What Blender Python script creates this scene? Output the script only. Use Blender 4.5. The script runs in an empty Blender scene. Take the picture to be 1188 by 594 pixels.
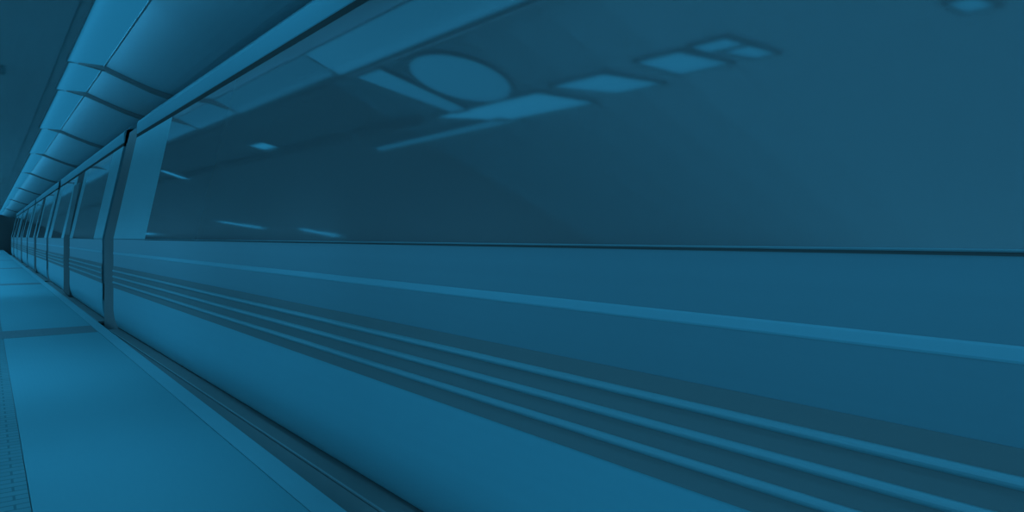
import bpy, bmesh, math
from mathutils import Vector, Matrix

# ------------------------------------------------------------------ camera, world, exposure
C = bpy.context.scene.collection
SC = bpy.context.scene
FPX = 800.0                       # focal length in pixels of the 1188 x 594 frame
VX, VY = -16.0, 274.8             # where the platform's lines converge
EYE = 1.3
YAW = math.atan((594 - VX) / FPX)
cd = bpy.data.cameras.new('camera')
cam = bpy.data.objects.new('camera', cd)
C.objects.link(cam)
cam.location = (0, 0, EYE)
cam.rotation_euler = (math.pi / 2, 0, -YAW)
cd.sensor_fit = 'HORIZONTAL'
cd.sensor_width = 36.0
cd.lens = 36.0 * FPX / 1188.0
cd.shift_y = (VY - 297.0) / 1188.0
cd.clip_start, cd.clip_end = 0.02, 400
SC.camera = cam

w = bpy.data.worlds.new('world')
SC.world = w
w.use_nodes = True
bg = w.node_tree.nodes['Background']
bg.inputs[0].default_value = (0.07, 0.5, 0.95, 1)
bg.inputs[1].default_value = 0.80

SC.view_settings.view_transform = 'Standard'
SC.view_settings.look = 'None'
SC.view_settings.gamma = 1.0
SC.view_settings.exposure = 0.0
SC.view_settings.use_curve_mapping = False

LAMP_COL = (0.05, 0.5, 1.0)       # the overall blue tint, given to the added fill lights
FILL_W = 16.0
BULKHEAD_FILL_W = 2.5
PANEL_E = 0.25                    # luminous ceiling panels over the platform edge
LAMP_E = 0.87                     # square ceiling lamps seen in the train windows
SOFT_E = 0.55

# ------------------------------------------------------------------ materials
def mat(name, col, rough=0.6, metal=0.0, ior=1.45, var=0.06, scale=(3, 3, 3), bump=0.0, spec=0.5, tint=None):
    m = bpy.data.materials.new(name)
    m.use_nodes = True
    nt = m.node_tree
    b = nt.nodes['Principled BSDF']
    b.inputs['Roughness'].default_value = rough
    b.inputs['Metallic'].default_value = metal
    b.inputs['IOR'].default_value = ior
    b.inputs['Specular IOR Level'].default_value = spec
    if tint:
        b.inputs['Specular Tint'].default_value = (*tint, 1)
    tc = nt.nodes.new('ShaderNodeTexCoord')
    mp = nt.nodes.new('ShaderNodeMapping')
    mp.inputs['Scale'].default_value = scale
    nz = nt.nodes.new('ShaderNodeTexNoise')
    nz.inputs['Scale'].default_value = 1.0
    nz.inputs['Detail'].default_value = 4
    nt.links.new(tc.outputs['Object'], mp.inputs[0])
    nt.links.new(mp.outputs[0], nz.inputs['Vector'])
    mx = nt.nodes.new('ShaderNodeMix')
    mx.data_type = 'RGBA'
    mx.inputs['A'].default_value = (*[c * (1 - var) for c in col], 1)
    mx.inputs['B'].default_value = (*[min(1, c * (1 + var)) for c in col], 1)
    nt.links.new(nz.outputs['Fac'], mx.inputs['Factor'])
    nt.links.new(mx.outputs['Result'], b.inputs['Base Color'])
    if bump:
        bp = nt.nodes.new('ShaderNodeBump')
        bp.inputs['Strength'].default_value = bump
        bp.inputs['Distance'].default_value = 0.01
        nt.links.new(nz.outputs['Fac'], bp.inputs['Height'])
        nt.links.new(bp.outputs[0], b.inputs['Normal'])
    return m


def emit(name, e):
    m = bpy.data.materials.new(name)
    m.use_nodes = True
    b = m.node_tree.nodes['Principled BSDF']
    b.inputs['Base Color'].default_value = (0.02, 0.02, 0.02, 1)
    b.inputs['Roughness'].default_value = 0.6
    b.inputs['Emission Color'].default_value = (0.032, 0.5, 1.0, 1)
    b.inputs['Emission Strength'].default_value = e
    return m


M = {}
M['tile'] = mat('platform_tile', (0.22, 0.35, 0.35), 0.65, var=0.03, scale=(2, .6, 2), spec=0.2)
M['nosing'] = mat('nosing_stone', (0.30, 0.41, 0.41), 0.6, var=0.05, scale=(12, 3, 12), spec=0.2)
M['paving'] = mat('paving', (0.22, 0.29, 0.28), 0.7, var=0.05, spec=0.2)
M['joint'] = mat('joint_grating', (0.26, 0.22, 0.21), 0.7, var=0.12, scale=(30, 3, 3), spec=0.2)
M['concrete'] = mat('dark_concrete', (0.36, 0.26, 0.24), 0.9, spec=0.1)
M['rubber'] = mat('black_rubber', (0.30, 0.22, 0.20), 0.8, spec=0.1)
M['rubber_edge'] = mat('pale_rubber_edge', (0.40, 0.34, 0.32), 0.6, spec=0.3)  # paler strip along the threshold lip
M['ceiling_dark'] = mat('dark_ceiling', (0.56, 0.48, 0.46), 0.9, var=0.08, scale=(6, .4, 1), spec=0.1)
M['ceiling_pale'] = mat('pale_ceiling', (0.7, 0.82, 0.82), 0.85, var=0.04, spec=0.1)
M['bulkhead'] = mat('bulkhead_paint', (0.34, 0.34, 0.335), 0.7, var=0.04, scale=(4, .3, 1), spec=0.2)
M['steel'] = mat('brushed_steel', (0.26, 0.33, 0.34), 0.42, metal=0.35, var=0.04, scale=(1, .15, 22))
M['lower'] = mat('lower_panel_lit', (0.30, 0.50, 0.52), 0.42, metal=0.25, var=0.03, scale=(1, .15, 22))  # body steel made paler: floor bounce light put into the colour
M['post'] = mat('lit_post', (0.42, 0.62, 0.62), 0.5, metal=0.2, var=0.03)  # body steel made paler; light on the end post put into the colour
M['stripe'] = mat('pale_stripe', (0.34, 0.51, 0.53), 0.45, var=0.02, scale=(1, .2, 9))
M['black'] = mat('black_panel', (0.30, 0.24, 0.22), 0.55, var=0.05, scale=(1, .2, 9), spec=0.25)
M['rib'] = mat('steel_rib', (0.32, 0.42, 0.42), 0.4, metal=0.2, var=0.03, scale=(1, .2, 9))
M['beam'] = mat('pale_roof_edge', (0.23, 0.35, 0.36), 0.5, var=0.02, scale=(1, .2, 9), spec=0.3)
M['glass'] = mat('dark_tinted_glass', (0.25, 0.17, 0.16), 0.06, ior=2.7, var=0.02)
M['seal'] = mat('bright_seal', (0.30, 0.34, 0.34), 0.4, spec=0.5)
M['dark'] = mat('dark_trim', (0.20, 0.13, 0.115), 0.7, spec=0.2)
M['band_bellows'] = mat('band_bellows', (0.36, 0.27, 0.25), 0.8, spec=0.15)
M['housing'] = mat('lamp_housing', (0.44, 0.36, 0.34), 0.7, spec=0.2)
M['fin'] = mat('dark_fin', (0.24, 0.17, 0.155), 0.8, spec=0.1)
M['gutter'] = mat('black_gutter', (0.10, 0.06, 0.05), 0.8, spec=0.1)
M['panel'] = emit('luminous_panel', PANEL_E)
M['panel_first'] = emit('luminous_panel_first', .48)  # unseen first panel, set brighter to lift its window reflection
M['lamp'] = emit('lamp_diffuser', LAMP_E)
M['soft'] = emit('soft_diffuser', SOFT_E)
M['lens'] = emit('lamp_lens', 1.6)


def frosted(m, col, share):
    """Translucent share for the added roof sheets, brightening the window reflections."""
    nt = m.node_tree
    out = nt.nodes['Material Output']
    tr = nt.nodes.new('ShaderNodeBsdfTranslucent')
    tr.inputs['Color'].default_value = (*col, 1)
    mx = nt.nodes.new('ShaderNodeMixShader')
    mx.inputs[0].default_value = share
    nt.links.new(nt.nodes['Principled BSDF'].outputs[0], mx.inputs[1])
    nt.links.new(tr.outputs[0], mx.inputs[2])
    nt.links.new(mx.outputs[0], out.inputs['Surface'])


frosted(M['ceiling_pale'], (0.8, 0.9, 0.9), 0.72)


def add_pattern(m, kind):
    """Dots or rows of small blocks on paving: a real bump plus slightly darker grooves."""
    nt = m.node_tree
    b = nt.nodes['Principled BSDF']
    tc = nt.nodes.new('ShaderNodeTexCoord')
    if kind == 'dots':
        t = nt.nodes.new('ShaderNodeTexVoronoi')
        t.inputs['Scale'].default_value = 28
        t.inputs['Randomness'].default_value = 0.0
        out = t.outputs['Distance']
        nt.links.new(tc.outputs['Object'], t.inputs['Vector'])
        strength = 0.10
    else:
        t = nt.nodes.new('ShaderNodeTexBrick')
        t.inputs['Scale'].default_value = 1.0
        t.inputs['Brick Width'].default_value = 0.22
        t.inputs['Row Height'].default_value = 0.075
        t.inputs['Mortar Size'].default_value = 0.006
        t.inputs['Color1'].default_value = (1, 1, 1, 1)
        t.inputs['Color2'].default_value = (0.9, 0.9, 0.9, 1)
        t.inputs['Mortar'].default_value = (0.62, 0.62, 0.62, 1)
        out = t.outputs['Color']
        nt.links.new(tc.outputs['Object'], t.inputs['Vector'])
        src = b.inputs['Base Color'].links[0].from_socket
        mu = nt.nodes.new('ShaderNodeMix')
        mu.data_type = 'RGBA'
        mu.blend_type = 'MULTIPLY'
        mu.inputs['Factor'].default_value = 1.0
        nt.links.new(src, mu.inputs['A'])
        nt.links.new(out, mu.inputs['B'])
        nt.links.new(mu.outputs['Result'], b.inputs['Base Color'])
        strength = 0.3
    bp = nt.nodes.new('ShaderNodeBump')
    bp.inputs['Strength'].default_value = strength
    bp.inputs['Distance'].default_value = 0.005
    nt.links.new(out, bp.inputs['Height'])
    nt.links.new(bp.outputs[0], b.inputs['Normal'])


add_pattern(M['tile'], 'dots')
add_pattern(M['paving'], 'rows')

# ------------------------------------------------------------------ mesh helpers
def obj(name, bm, m, parent=None, smooth=False, loc=(0, 0, 0)):
    bmesh.ops.recalc_face_normals(bm, faces=bm.faces)
    me = bpy.data.meshes.new(name)
    bm.to_mesh(me)
    bm.free()
    me.materials.append(m)
    if smooth:
        for p in me.polygons:
            p.use_smooth = True
    o = bpy.data.objects.new(name, me)
    o.location = loc
    C.objects.link(o)
    if parent:
        o.parent = parent
    return o


def tag(o, label, cat, group=None):
    o['label'] = label
    o['category'] = cat
    if group:
        o['group'] = group
    return o


def thing(name, label, cat, loc=(0, 0, 0), rz=0.0, group=None):
    o = bpy.data.objects.new(name, None)
    C.objects.link(o)
    o.location = loc
    o.rotation_euler = (0, 0, rz)
    o.empty_display_size = 0.1
    return tag(o, label, cat, group)


def struct(name, bm, m, label=None):
    o = obj(name, bm, m)
    o['kind'] = 'structure'
    if label:
        o['label'] = label
    return o


def add_prism(bm, prof, y0, y1):
    """Closed profile in x, z drawn out along y."""
    a = [bm.verts.new((x, y0, z)) for x, z in prof]
    b = [bm.verts.new((x, y1, z)) for x, z in prof]
    n = len(prof)
    for i in range(n):
        j = (i + 1) % n
        bm.faces.new((a[i], a[j], b[j], b[i]))
    bm.faces.new(a)
    bm.faces.new(b[::-1])
    return bm


def prism(prof, y0, y1):
    return add_prism(bmesh.new(), prof, y0, y1)


def add_box(bm, x0, x1, y0, y1, z0, z1):
    return add_prism(bm, [(x0, z0), (x1, z0), (x1, z1), (x0, z1)], y0, y1)


def box(x0, x1, y0, y1, z0, z1, bev=0.0):
    bm = add_box(bmesh.new(), x0, x1, y0, y1, z0, z1)
    if bev:
        bmesh.ops.bevel(bm, geom=bm.edges[:], offset=bev, segments=2, affect='EDGES', profile=0.5)
    return bm


def add_frame(bm, x0, x1, y0, y1, z0, z1, t):
    add_box(bm, x0, x1, y0, y0 + t, z0, z1)
    add_box(bm, x0, x1, y1 - t, y1, z0, z1)
    add_box(bm, x0, x0 + t, y0 + t, y1 - t, z0, z1)
    add_box(bm, x1 - t, x1, y0 + t, y1 - t, z0, z1)
    return bm


# ------------------------------------------------------------------ setting
EDGE = 1.365
BED = -1.1
CEIL = 3.5
FAR = 86.0
NEAR = -5.0
struct('floor', box(0.175, 1.217, NEAR, FAR, -0.3, 0.0), M['tile'])
struct('floor_left', box(-4.5, 0.170, NEAR, FAR, -0.3, -0.001), M['paving'])
struct('trim_1', prism([(1.222, 0.0), (EDGE - .008, 0.0), (EDGE, -.008), (EDGE, -.16), (1.222, -.16)], NEAR, FAR), M['nosing'])
struct('trim_2', box(-4.5, 1.222, NEAR, FAR, -0.306, -0.012), M['concrete'])      # joint bedding under the slabs
struct('wall_platform', box(0.9, 1.27, NEAR, FAR, BED, -0.31), M['concrete'])
n = 3
for yc in (11.35, 23.3, 35.3, 47.3):
    struct('trim_%d' % n, box(-0.6, 1.214, yc - .42, yc + .42, -0.01, 0.002), M['joint'])
    n += 1
bm = bmesh.new()                                           # added strip covering the gap, its dark tone standing in for shade
pl = [(1.27, NEAR), (1.27, 13.0), (1.372, 13.0), (1.3945, 10.5), (1.604, -3.0), (1.604, NEAR)]
lo = [bm.verts.new((x, y, -.20)) for x, y in pl]
hi = [bm.verts.new((x, y, -.165 if x < 1.3 else -.030)) for x, y in pl]
for i in range(6):
    bm.faces.new((lo[i], lo[(i + 1) % 6], hi[(i + 1) % 6], hi[i]))
bm.faces.new(lo)
bm.faces.new(hi[::-1])
struct('trim_%d' % n, bm, M['rubber'])
n += 1
struct('floor_track', box(0.9, 6.0, NEAR, FAR, BED - .2, BED), M['concrete'])
struct('wall_right', box(5.8, 6.0, NEAR, FAR, BED, 5.0), M['concrete'])
struct('wall_left_screen', box(-4.7, -4.5, 3.7, FAR, 2.75, 5.0), M['concrete'])  # unseen, hung high only to screen world light from the window reflections
struct('wall_end', box(-4.7, 6.0, FAR, FAR + .2, BED, 5.0), M['concrete'])
for i in range(9):                                         # added unseen roof sheets, graded to fade brightness in the window reflections
    fm = mat('fill_roof_%d' % i, (0.62, 0.70, 0.70), 0.88, var=0.05, spec=0.1)
    frosted(fm, (0.75, 0.85, 0.85), 0.80 - .085 * i)
    struct('ceiling_fill_bay', box(-4.7, 6.0 if i < 1 else .70, 2.9 + .5 * i, 3.4 + .5 * i, CEIL + .02, CEIL + .024), fm)
struct('ceiling', box(-4.7, 0.70, 7.4, FAR, CEIL + .02, CEIL + .2), M['ceiling_dark'])
struct('ceiling_near', box(-4.7, 6.0, -1.5, 2.9, CEIL + .02, CEIL + .024), M['ceiling_pale'])  # unseen roof made translucent so it brightens the near window reflections
# curved bulkhead between the luminous panels and the track
prof = []
for i in range(13):
    t = i / 12
    x = 1.22 + 1.15 * t
    z = CEIL + .004 - 0.314 * math.sin(math.pi / 2 * t)
    prof.append((x, z))
prof += [(6.0, CEIL - .31), (6.0, CEIL + .3), (1.22, CEIL + .3)]
o = struct('ceiling_bulkhead', prism(prof, 3.4, FAR), M['bulkhead'])
struct('ceiling_upper', box(0.70, 1.22, 3.4, FAR, CEIL + .034, CEIL + .2), M['ceiling_dark'])


# ------------------------------------------------------------------ train
def lean(z):
    """How far the upper side leans away from the platform at height z."""
    return max(0.0, z - 1.274) * math.tan(math.radians(11.5))


ZT0, ZT1 = 2.79, 2.996            # pale roof edge
B = -BED                          # everything below is given above the platform, the thing's base is the trackbed


def P(*pts):
    return [(x, z + B) for x, z in pts]


def build_car(label, loc, rz, y0, y1, windows, posts, band_doors, band_bellows_to=None):
    t = thing('train_car', label, 'train', loc, rz, 'coupled cars of the train')
    # shell, with the rounded tuck under the floor
    prof = P((.55, -.45), (.32, -.42), (.20, -.34), (.115, -.22), (.13, -.09), (.13, .06), (.06, .2), (.01, .34), (.01, .57), (0, .58), (0, 1.262), (.004, 1.274),
             (lean(ZT0), ZT0), (lean(ZT0) + .03, ZT1), (.50, 3.16), (.8, 3.25), (1.3, 3.3), (1.8, 3.25), (2.1, 3.16),
             (2.6 - lean(ZT1), ZT1), (2.596, 1.274), (2.6, .2), (2.4, -.45))
    obj('body_shell', prism(prof, y0, y1), M['steel'], t)
    uf = box(.7, 1.9, y0 + .6, y1 - .6, -.85 + B, -.45 + B, .03)
    obj('underframe', uf, M['dark'], t)
    for yy in (y0 + 2.2, y1 - 2.2):
        for s in (-.95, .95):
            bm = bmesh.new()
            for xx in (.62, 1.9):
                bmesh.ops.create_cone(bm, cap_ends=True, segments=28, radius1=.38, radius2=.38, depth=.09,
                                      matrix=Matrix.Translation((xx, yy + s, .38)) @ Matrix.Rotation(math.pi / 2, 4, 'Y'))
            bmesh.ops.create_cone(bm, cap_ends=True, segments=12, radius1=.06, radius2=.06, depth=1.3,
                                  matrix=Matrix.Translation((1.26, yy + s, .38)) @ Matrix.Rotation(math.pi / 2, 4, 'Y'))
            obj('wheelset', bm, M['dark'], t)
    low = [(.12, .577), (.0, .577), (-.001, .30)] + [(-.001 + .11 * (1 - math.cos(math.pi / 2 * k / 16)), .30 - .32 * math.sin(math.pi / 2 * k / 16)) for k in range(1, 17)] + [(.12, -.02)]
    obj('lower_panel', prism(P(*low), y0, y1), M['lower'], t)
    obj('threshold', prism(P((.10, -.018), (-.054, -.018), (-.056, -.03), (-.05, -.05), (.10, -.05)), y0, y1), M['rubber'], t)
    obj('threshold_edge', prism(P((-.050, -.017), (-.0605, -.017), (-.0605, -.027), (-.050, -.027)), y0, y1), M['rubber_edge'], t)
    segs = []                                              # body side between the doors
    a = y0
    for d0, d1 in band_doors:
        segs.append((a, d0))
        a = d1
    segs.append((a, y1))
    for a, b in segs:
        obj('rub_panel', prism(P((.01, .885), (-.003, .885), (-.003, .577), (.01, .577)), a, b), M['black'], t)
        for z0, z1 in ((.803, .831), (.721, .750), (.637, .667)):
            zc, hh = (z0 + z1) / 2, (z1 - z0) / 2
            pr = [(.004, z0)]
            for k in range(9):
                an = -math.pi / 2 + math.pi * k / 8
                pr.append((-.003 - .012 * math.cos(an), zc + hh * math.sin(an)))
            pr.append((.004, z1))
            obj('rub_rail', prism(P(*pr), a, b), M['rib'], t)
        obj('waist_stripe', prism(P((.01, 1.0855), (-.002, 1.0855), (-.004, 1.080), (-.004, 1.056), (-.002, 1.0505), (.01, 1.0505)), a, b), M['stripe'], t)
    for a, b in posts:
        obj('end_post', prism(P((.03, 1.276), (-.002, 1.276), (lean(ZT0 - .035) - .004, ZT0 - .035), (lean(ZT0) + .03, ZT0 - .035)), a, b), M['post'], t)
    for a, b in windows:
        g = obj('window', prism(P((.03, 1.276), (-.003, 1.276), (lean(ZT0 - .035) - .005, ZT0 - .035), (lean(ZT0) + .03, ZT0 - .035)), a, b), M['glass'], t)
        obj('lower_seal', prism(P((.01, 1.276), (-.008, 1.276), (-.010, 1.273), (-.008, 1.2695), (.01, 1.2695)), a, b), M['seal'], g)
        obj('drip_groove', prism(P((.01, 1.2695), (-.0025, 1.2695), (-.0025, 1.2615), (.01, 1.2615)), a, b), M['dark'], g)
    for d0, d1 in band_doors:  # dark doors added in place of reflected dark column bands
        dz = obj('band_door', prism(P((.03, .02), (-.002, .02), (-.004, 1.27), (lean(ZT0 - .06) - .004, ZT0 - .06), (lean(ZT0 - .06) + .03, ZT0 - .06), (.03, 1.27)), d0, d1), M['dark'], t)
        obj('band_door_pane', prism(P((.02, 1.34), (lean(1.34) - .007, 1.34), (lean(2.5) - .007, 2.5), (.2, 2.5)), d0 + .12, d1 - .12), M['glass'], dz)
    # dark gutter under the pale roof edge, and the roof edge itself
    obj('gutter', prism(P((lean(ZT0) + .02, ZT0 + .002), (lean(ZT0) - .012, ZT0 + .002), (lean(ZT0) - .016, ZT0 - .05), (lean(ZT0) + .02, ZT0 - .05)), y0, y1), M['gutter'], t)
    x = lean(ZT0)
    obj('roof_edge', prism(P((x + .08, ZT0 + .002), (x - .006, ZT0 + .002), (x - .012, ZT0 + .012), (x - .008, ZT0 + .15), (x + .006, ZT1 - .012), (x + .03, ZT1 + .004), (x + .12, ZT1 + .03)), y0, y1), M['beam'], t)
    if band_bellows_to:  # joint added in place of a column's dark reflection on the train
        bm = bmesh.new()
        k = 8
        for i in range(k):
            ya = y1 + .001 + (band_bellows_to - y1 - .002) * i / k
            yb = y1 + .001 + (band_bellows_to - y1 - .002) * (i + 1) / k
            ym = (ya + yb) / 2
            ring = []
            for yy, g in ((ya, .06), (ym, .025), (yb, .06)):
                pr = [(g, -.2), (g, 1.27), (lean(ZT1) + g, 2.95), (.6 + g, 3.15), (2.0 - g, 3.15), (2.6 - lean(ZT1) - g, 2.95), (2.6 - g, 1.27), (2.6 - g, -.2)]
                ring.append([bm.verts.new((px, yy, pz + B)) for px, pz in pr])
            for r0, r1 in zip(ring, ring[1:]):
                for q in range(8):
                    bm.faces.new((r0[q], r0[(q + 1) % 8], r1[(q + 1) % 8], r1[q]))
            bm.faces.new(ring[0])
            bm.faces.new(ring[-1][::-1])
        obj('band_bellows', bm, M['band_bellows'], t)
    return t


DELTA = math.atan((594 + 36) / FPX) - YAW                 # the nearest car stands slightly turned on the curve
W1 = 1.62
build_car('nearest steel train car with one long dark window filling the view', (W1 * math.cos(DELTA), W1 * math.sin(DELTA), BED), DELTA,
          -3.0, 11.25, [(-2.6, 9.0)], [(9.001, 11.24)], [], 12.36)
XF = 1.44
for i, a in enumerate((12.44, 24.94, 37.44, 49.94)):
    lab = ('second train car, directly behind the dark band added to the nearest car', 'third train car from the camera, small near the vanishing point',
           'fourth train car from the camera, a few pixels wide', 'last train car at the far end of the platform by the tunnel')[i]
    b = a + 11.7
    m0 = a + 5.3
    build_car(lab, (XF, 0, BED), 0.0, a, b, [(a + 1.1, m0 - .7), (m0 + 2.1, b - 1.1)], [(a + .01, a + 1.099), (m0 - .699, m0 - .01), (m0 + 1.41, m0 + 2.099), (b - 1.099, b - .01)], [(m0, m0 + 1.4)], b + .79 if i < 3 else None)


# ------------------------------------------------------------------ luminous panels over the platform edge
cuts = [3.75, 7.05, 10.3, 12.35, 17.0, 22.2, 29.0, 38.0, 50.0, 66.0, 85.5]
words = ['first', 'second', 'third', 'fourth', 'fifth', 'sixth', 'seventh', 'eighth', 'ninth', 'tenth']
for i in range(len(cuts) - 1):
    a, b = cuts[i], cuts[i + 1]
    xl = .735 + .0085 * min((a + b) / 2, 24)
    t = thing('luminous_panel', '%s luminous ceiling panel from the camera, in the bright strip above the platform edge' % words[i], 'ceiling light',
              (0, a, CEIL), 0, 'luminous panels above the platform edge')
    L = b - a - .02
    obj('frame', add_frame(bmesh.new(), xl - .012, 1.218, 0, L, 0, .032, .012), M['bulkhead'], t)
    obj('diffuser', box(xl, 1.206, .012, L - .012, .006, .028), M['panel' if i else 'panel_first'], t)
    # added area light without a real fixture, brightens the bulkhead and end post
    ld = bpy.data.lights.new('bulkhead_fill', 'AREA')
    ld.shape = 'RECTANGLE'
    ld.size, ld.size_y = .03, L - .1
    ld.energy = BULKHEAD_FILL_W * L
    ld.color = LAMP_COL
    ld.spread = math.radians(112)
    lo = bpy.data.objects.new('bulkhead_fill', ld)
    C.objects.link(lo)
    lo.parent = t
    lo.location = (xl - .01, L / 2, -.03)
    lo.rotation_euler = (0, -math.pi / 2, 0)
    if i > 1:
        pr = [(xl + .10, .0), (1.22, -.05), (1.75, -.26), (2.30, -.42), (2.30, -.30), (1.8, -.17), (1.5, -.04), (1.22, .028), (xl + .1, .02)]
        f = obj('ceiling_fin', prism(pr, -.05, .05), M['fin'], None, loc=(0, a, CEIL))
        tag(f, 'dark tapered fin crossing the bright strip at the near end of the %s luminous panel' % words[i], 'ceiling fin', 'dark fins across the luminous strip')

# ------------------------------------------------------------------ lamps on the platform ceiling, seen reflected in the windows
def add_ring(bm, outer, inner, z0, z1):
    vs = [[bm.verts.new((x, y, z)) for x, y in ring] for ring, z in ((outer, z0), (inner, z0), (inner, z1), (outer, z1))]
    n = len(outer)
    for r0, r1 in zip(vs, vs[1:] + vs[:1]):
        for i in range(n):
            j = (i + 1) % n
            bm.faces.new((r0[i], r0[j], r1[j], r1[i]))
    return bm


def ceiling_lamp(name, label, cat, pts, m, group=None):
    """A flush lamp with a four-sided diffuser; the slanted ones stand askew to the track."""
    cx, cy = sum(p[0] for p in pts) / len(pts), sum(p[1] for p in pts) / len(pts)
    t = thing(name, label, cat, (cx, cy, CEIL), 0, group)
    q = [(x - cx, y - cy) for x, y in pts]
    big = [(x + math.copysign(.02, x), y + math.copysign(.03, y)) for x, y in q]
    obj('frame', add_ring(bmesh.new(), big, q, -.010, .02), M['housing'], t)
    bm = bmesh.new()
    lo = [bm.verts.new((x, y, -.004)) for x, y in q]
    hi = [bm.verts.new((x, y, .02)) for x, y in q]
    for i in range(len(q)):
        j = (i + 1) % len(q)
        bm.faces.new((lo[i], lo[j], hi[j], hi[i]))
    bm.faces.new(lo)
    bm.faces.new(hi[::-1])
    obj('diffuser', bm, m, t)
    return t


G1 = 'slanted ceiling lamps mirrored in the long window'
ROW = [('longest', [(-.55, 5.65), (-.24, 6.60), (-.24, 4.85), (-.55, 4.38)]),
       ('second', [(-.48, 4.06), (-.20, 4.62), (-.20, 3.98), (-.48, 3.58)]),
       ('third', [(-.41, 3.36), (-.16, 3.60), (-.16, 3.20), (-.41, 2.92)]),
       ('fourth', [(-.24, 2.99), (-.14, 3.08), (-.14, 2.80), (-.24, 2.70)]),
       ('fifth', [(-.41, 2.72), (-.27, 2.90), (-.27, 2.69), (-.41, 2.56)]),
       ('last', [(-.41, 1.43), (-.30, 1.50), (-.30, 1.36), (-.41, 1.29)])]
for wd, pts in ROW:
    ceiling_lamp('ceiling_lamp', 'slanted flush ceiling lamp, %s of the row mirrored as lozenges in the long window' % wd, 'ceiling lamp', pts, M['lamp'], G1)
ceiling_lamp('strip_lamp', 'thin strip lamp along the outer side of the slanted lamps, mirrored as a long streak', 'ceiling lamp',
             [(-.66, 8.6), (-.58, 8.6), (-.50, 5.75), (-.60, 5.45)], M['soft'])
ceiling_lamp('diffuser_panel', 'broad soft oval ceiling panel mirrored as a pale cloud in the upper window', 'ceiling lamp',
             [(.22 + .43 * math.cos(k * math.pi / 16), 5.50 + .52 * math.sin(k * math.pi / 16) + .10 * math.cos(k * math.pi / 16)) for k in range(32)], M['soft'])
ceiling_lamp('cross_lamp', 'nearest soft cross lamp, mirrored as a slanting band beside the pale cloud', 'ceiling lamp',
             [(-.24, 6.24), (.68, 6.80), (.68, 6.30), (-.24, 5.96)], M['soft'], 'cross lamps on the platform ceiling')
ceiling_lamp('cross_lamp', 'nearer cross ceiling lamp, mirrored as a bright streak under the roof edge', 'ceiling lamp',
             [(-.05, 11.5), (.13, 11.73), (.13, 11.13), (-.05, 10.95)], M['lamp'], 'cross lamps on the platform ceiling')
ceiling_lamp('cross_lamp', 'cross ceiling lamp farther along, mirrored as a faint streak beside the window post', 'ceiling lamp',
             [(-.33, 17.72), (.16, 18.02), (.16, 17.68), (-.33, 17.38)], M['lamp'], 'cross lamps on the platform ceiling')
for lb, pts in (('middle', [(-3.25, 20.4), (-2.69, 22.8), (-2.69, 22.2), (-3.25, 19.8)]),
                ('farthest', [(-3.83, 39.0), (-3.62, 40.6), (-3.62, 38.0), (-3.83, 35.2)]),
                ('nearest', [(-3.80, 16.4), (-3.30, 17.7), (-3.30, 17.2), (-3.80, 15.9)])):
    ceiling_lamp('wall_side_lamp', '%s of three small ceiling lamps by the left wall, mirrored low in the window' % lb, 'ceiling lamp', pts, M['lens'], 'small lamps by the left wall')

for x, y in [(.5, .8), (.5, 2.3), (1.0, 3.15)] + [(-.22, v) for v in [7.65, 10.05, 13.0, 15.9] + [19.5 + 3.0 * k for k in range(22)]]:  # unseen fill lights added to brighten the platform and lower car side
    hl = 1.25 if y > 8 else .8 if y > 6 else .5
    t = thing('linear_fill', 'narrow unseen added downlight in the ceiling row over the platform' if y > 6 else 'short unseen added downlight overhead beside the nearest train car', 'fill_light', (x, y, CEIL), 0, 'unseen added fill lights over the platform')
    obj('housing', add_frame(bmesh.new(), -.06, .06, -hl, hl, -.011, .02, .012), M['housing'], t)
    obj('louvre', box(-.048, .048, -hl + .012, hl - .012, .0, .018), M['housing'], t)
    ld = bpy.data.lights.new('fill_light', 'AREA')
    ld.shape = 'RECTANGLE'
    ld.size, ld.size_y = .08, 2 * hl - .1
    ld.energy = FILL_W * (1.75 if y > 18 else 1.0 if y > 12 else .86 if y > 8 else 1.2 if y > 6 else .85 if x > .9 else .26)
    ld.color = LAMP_COL
    ld.spread = math.radians(92 if y > 6 else 60)
    lo = bpy.data.objects.new('fill_light_obj', ld)
    C.objects.link(lo)
    lo.parent = t
    lo.location = (0, 0, -.014)
    if x > .9:
        lo.rotation_euler = (.50, .22, 0)          # aimed along the platform
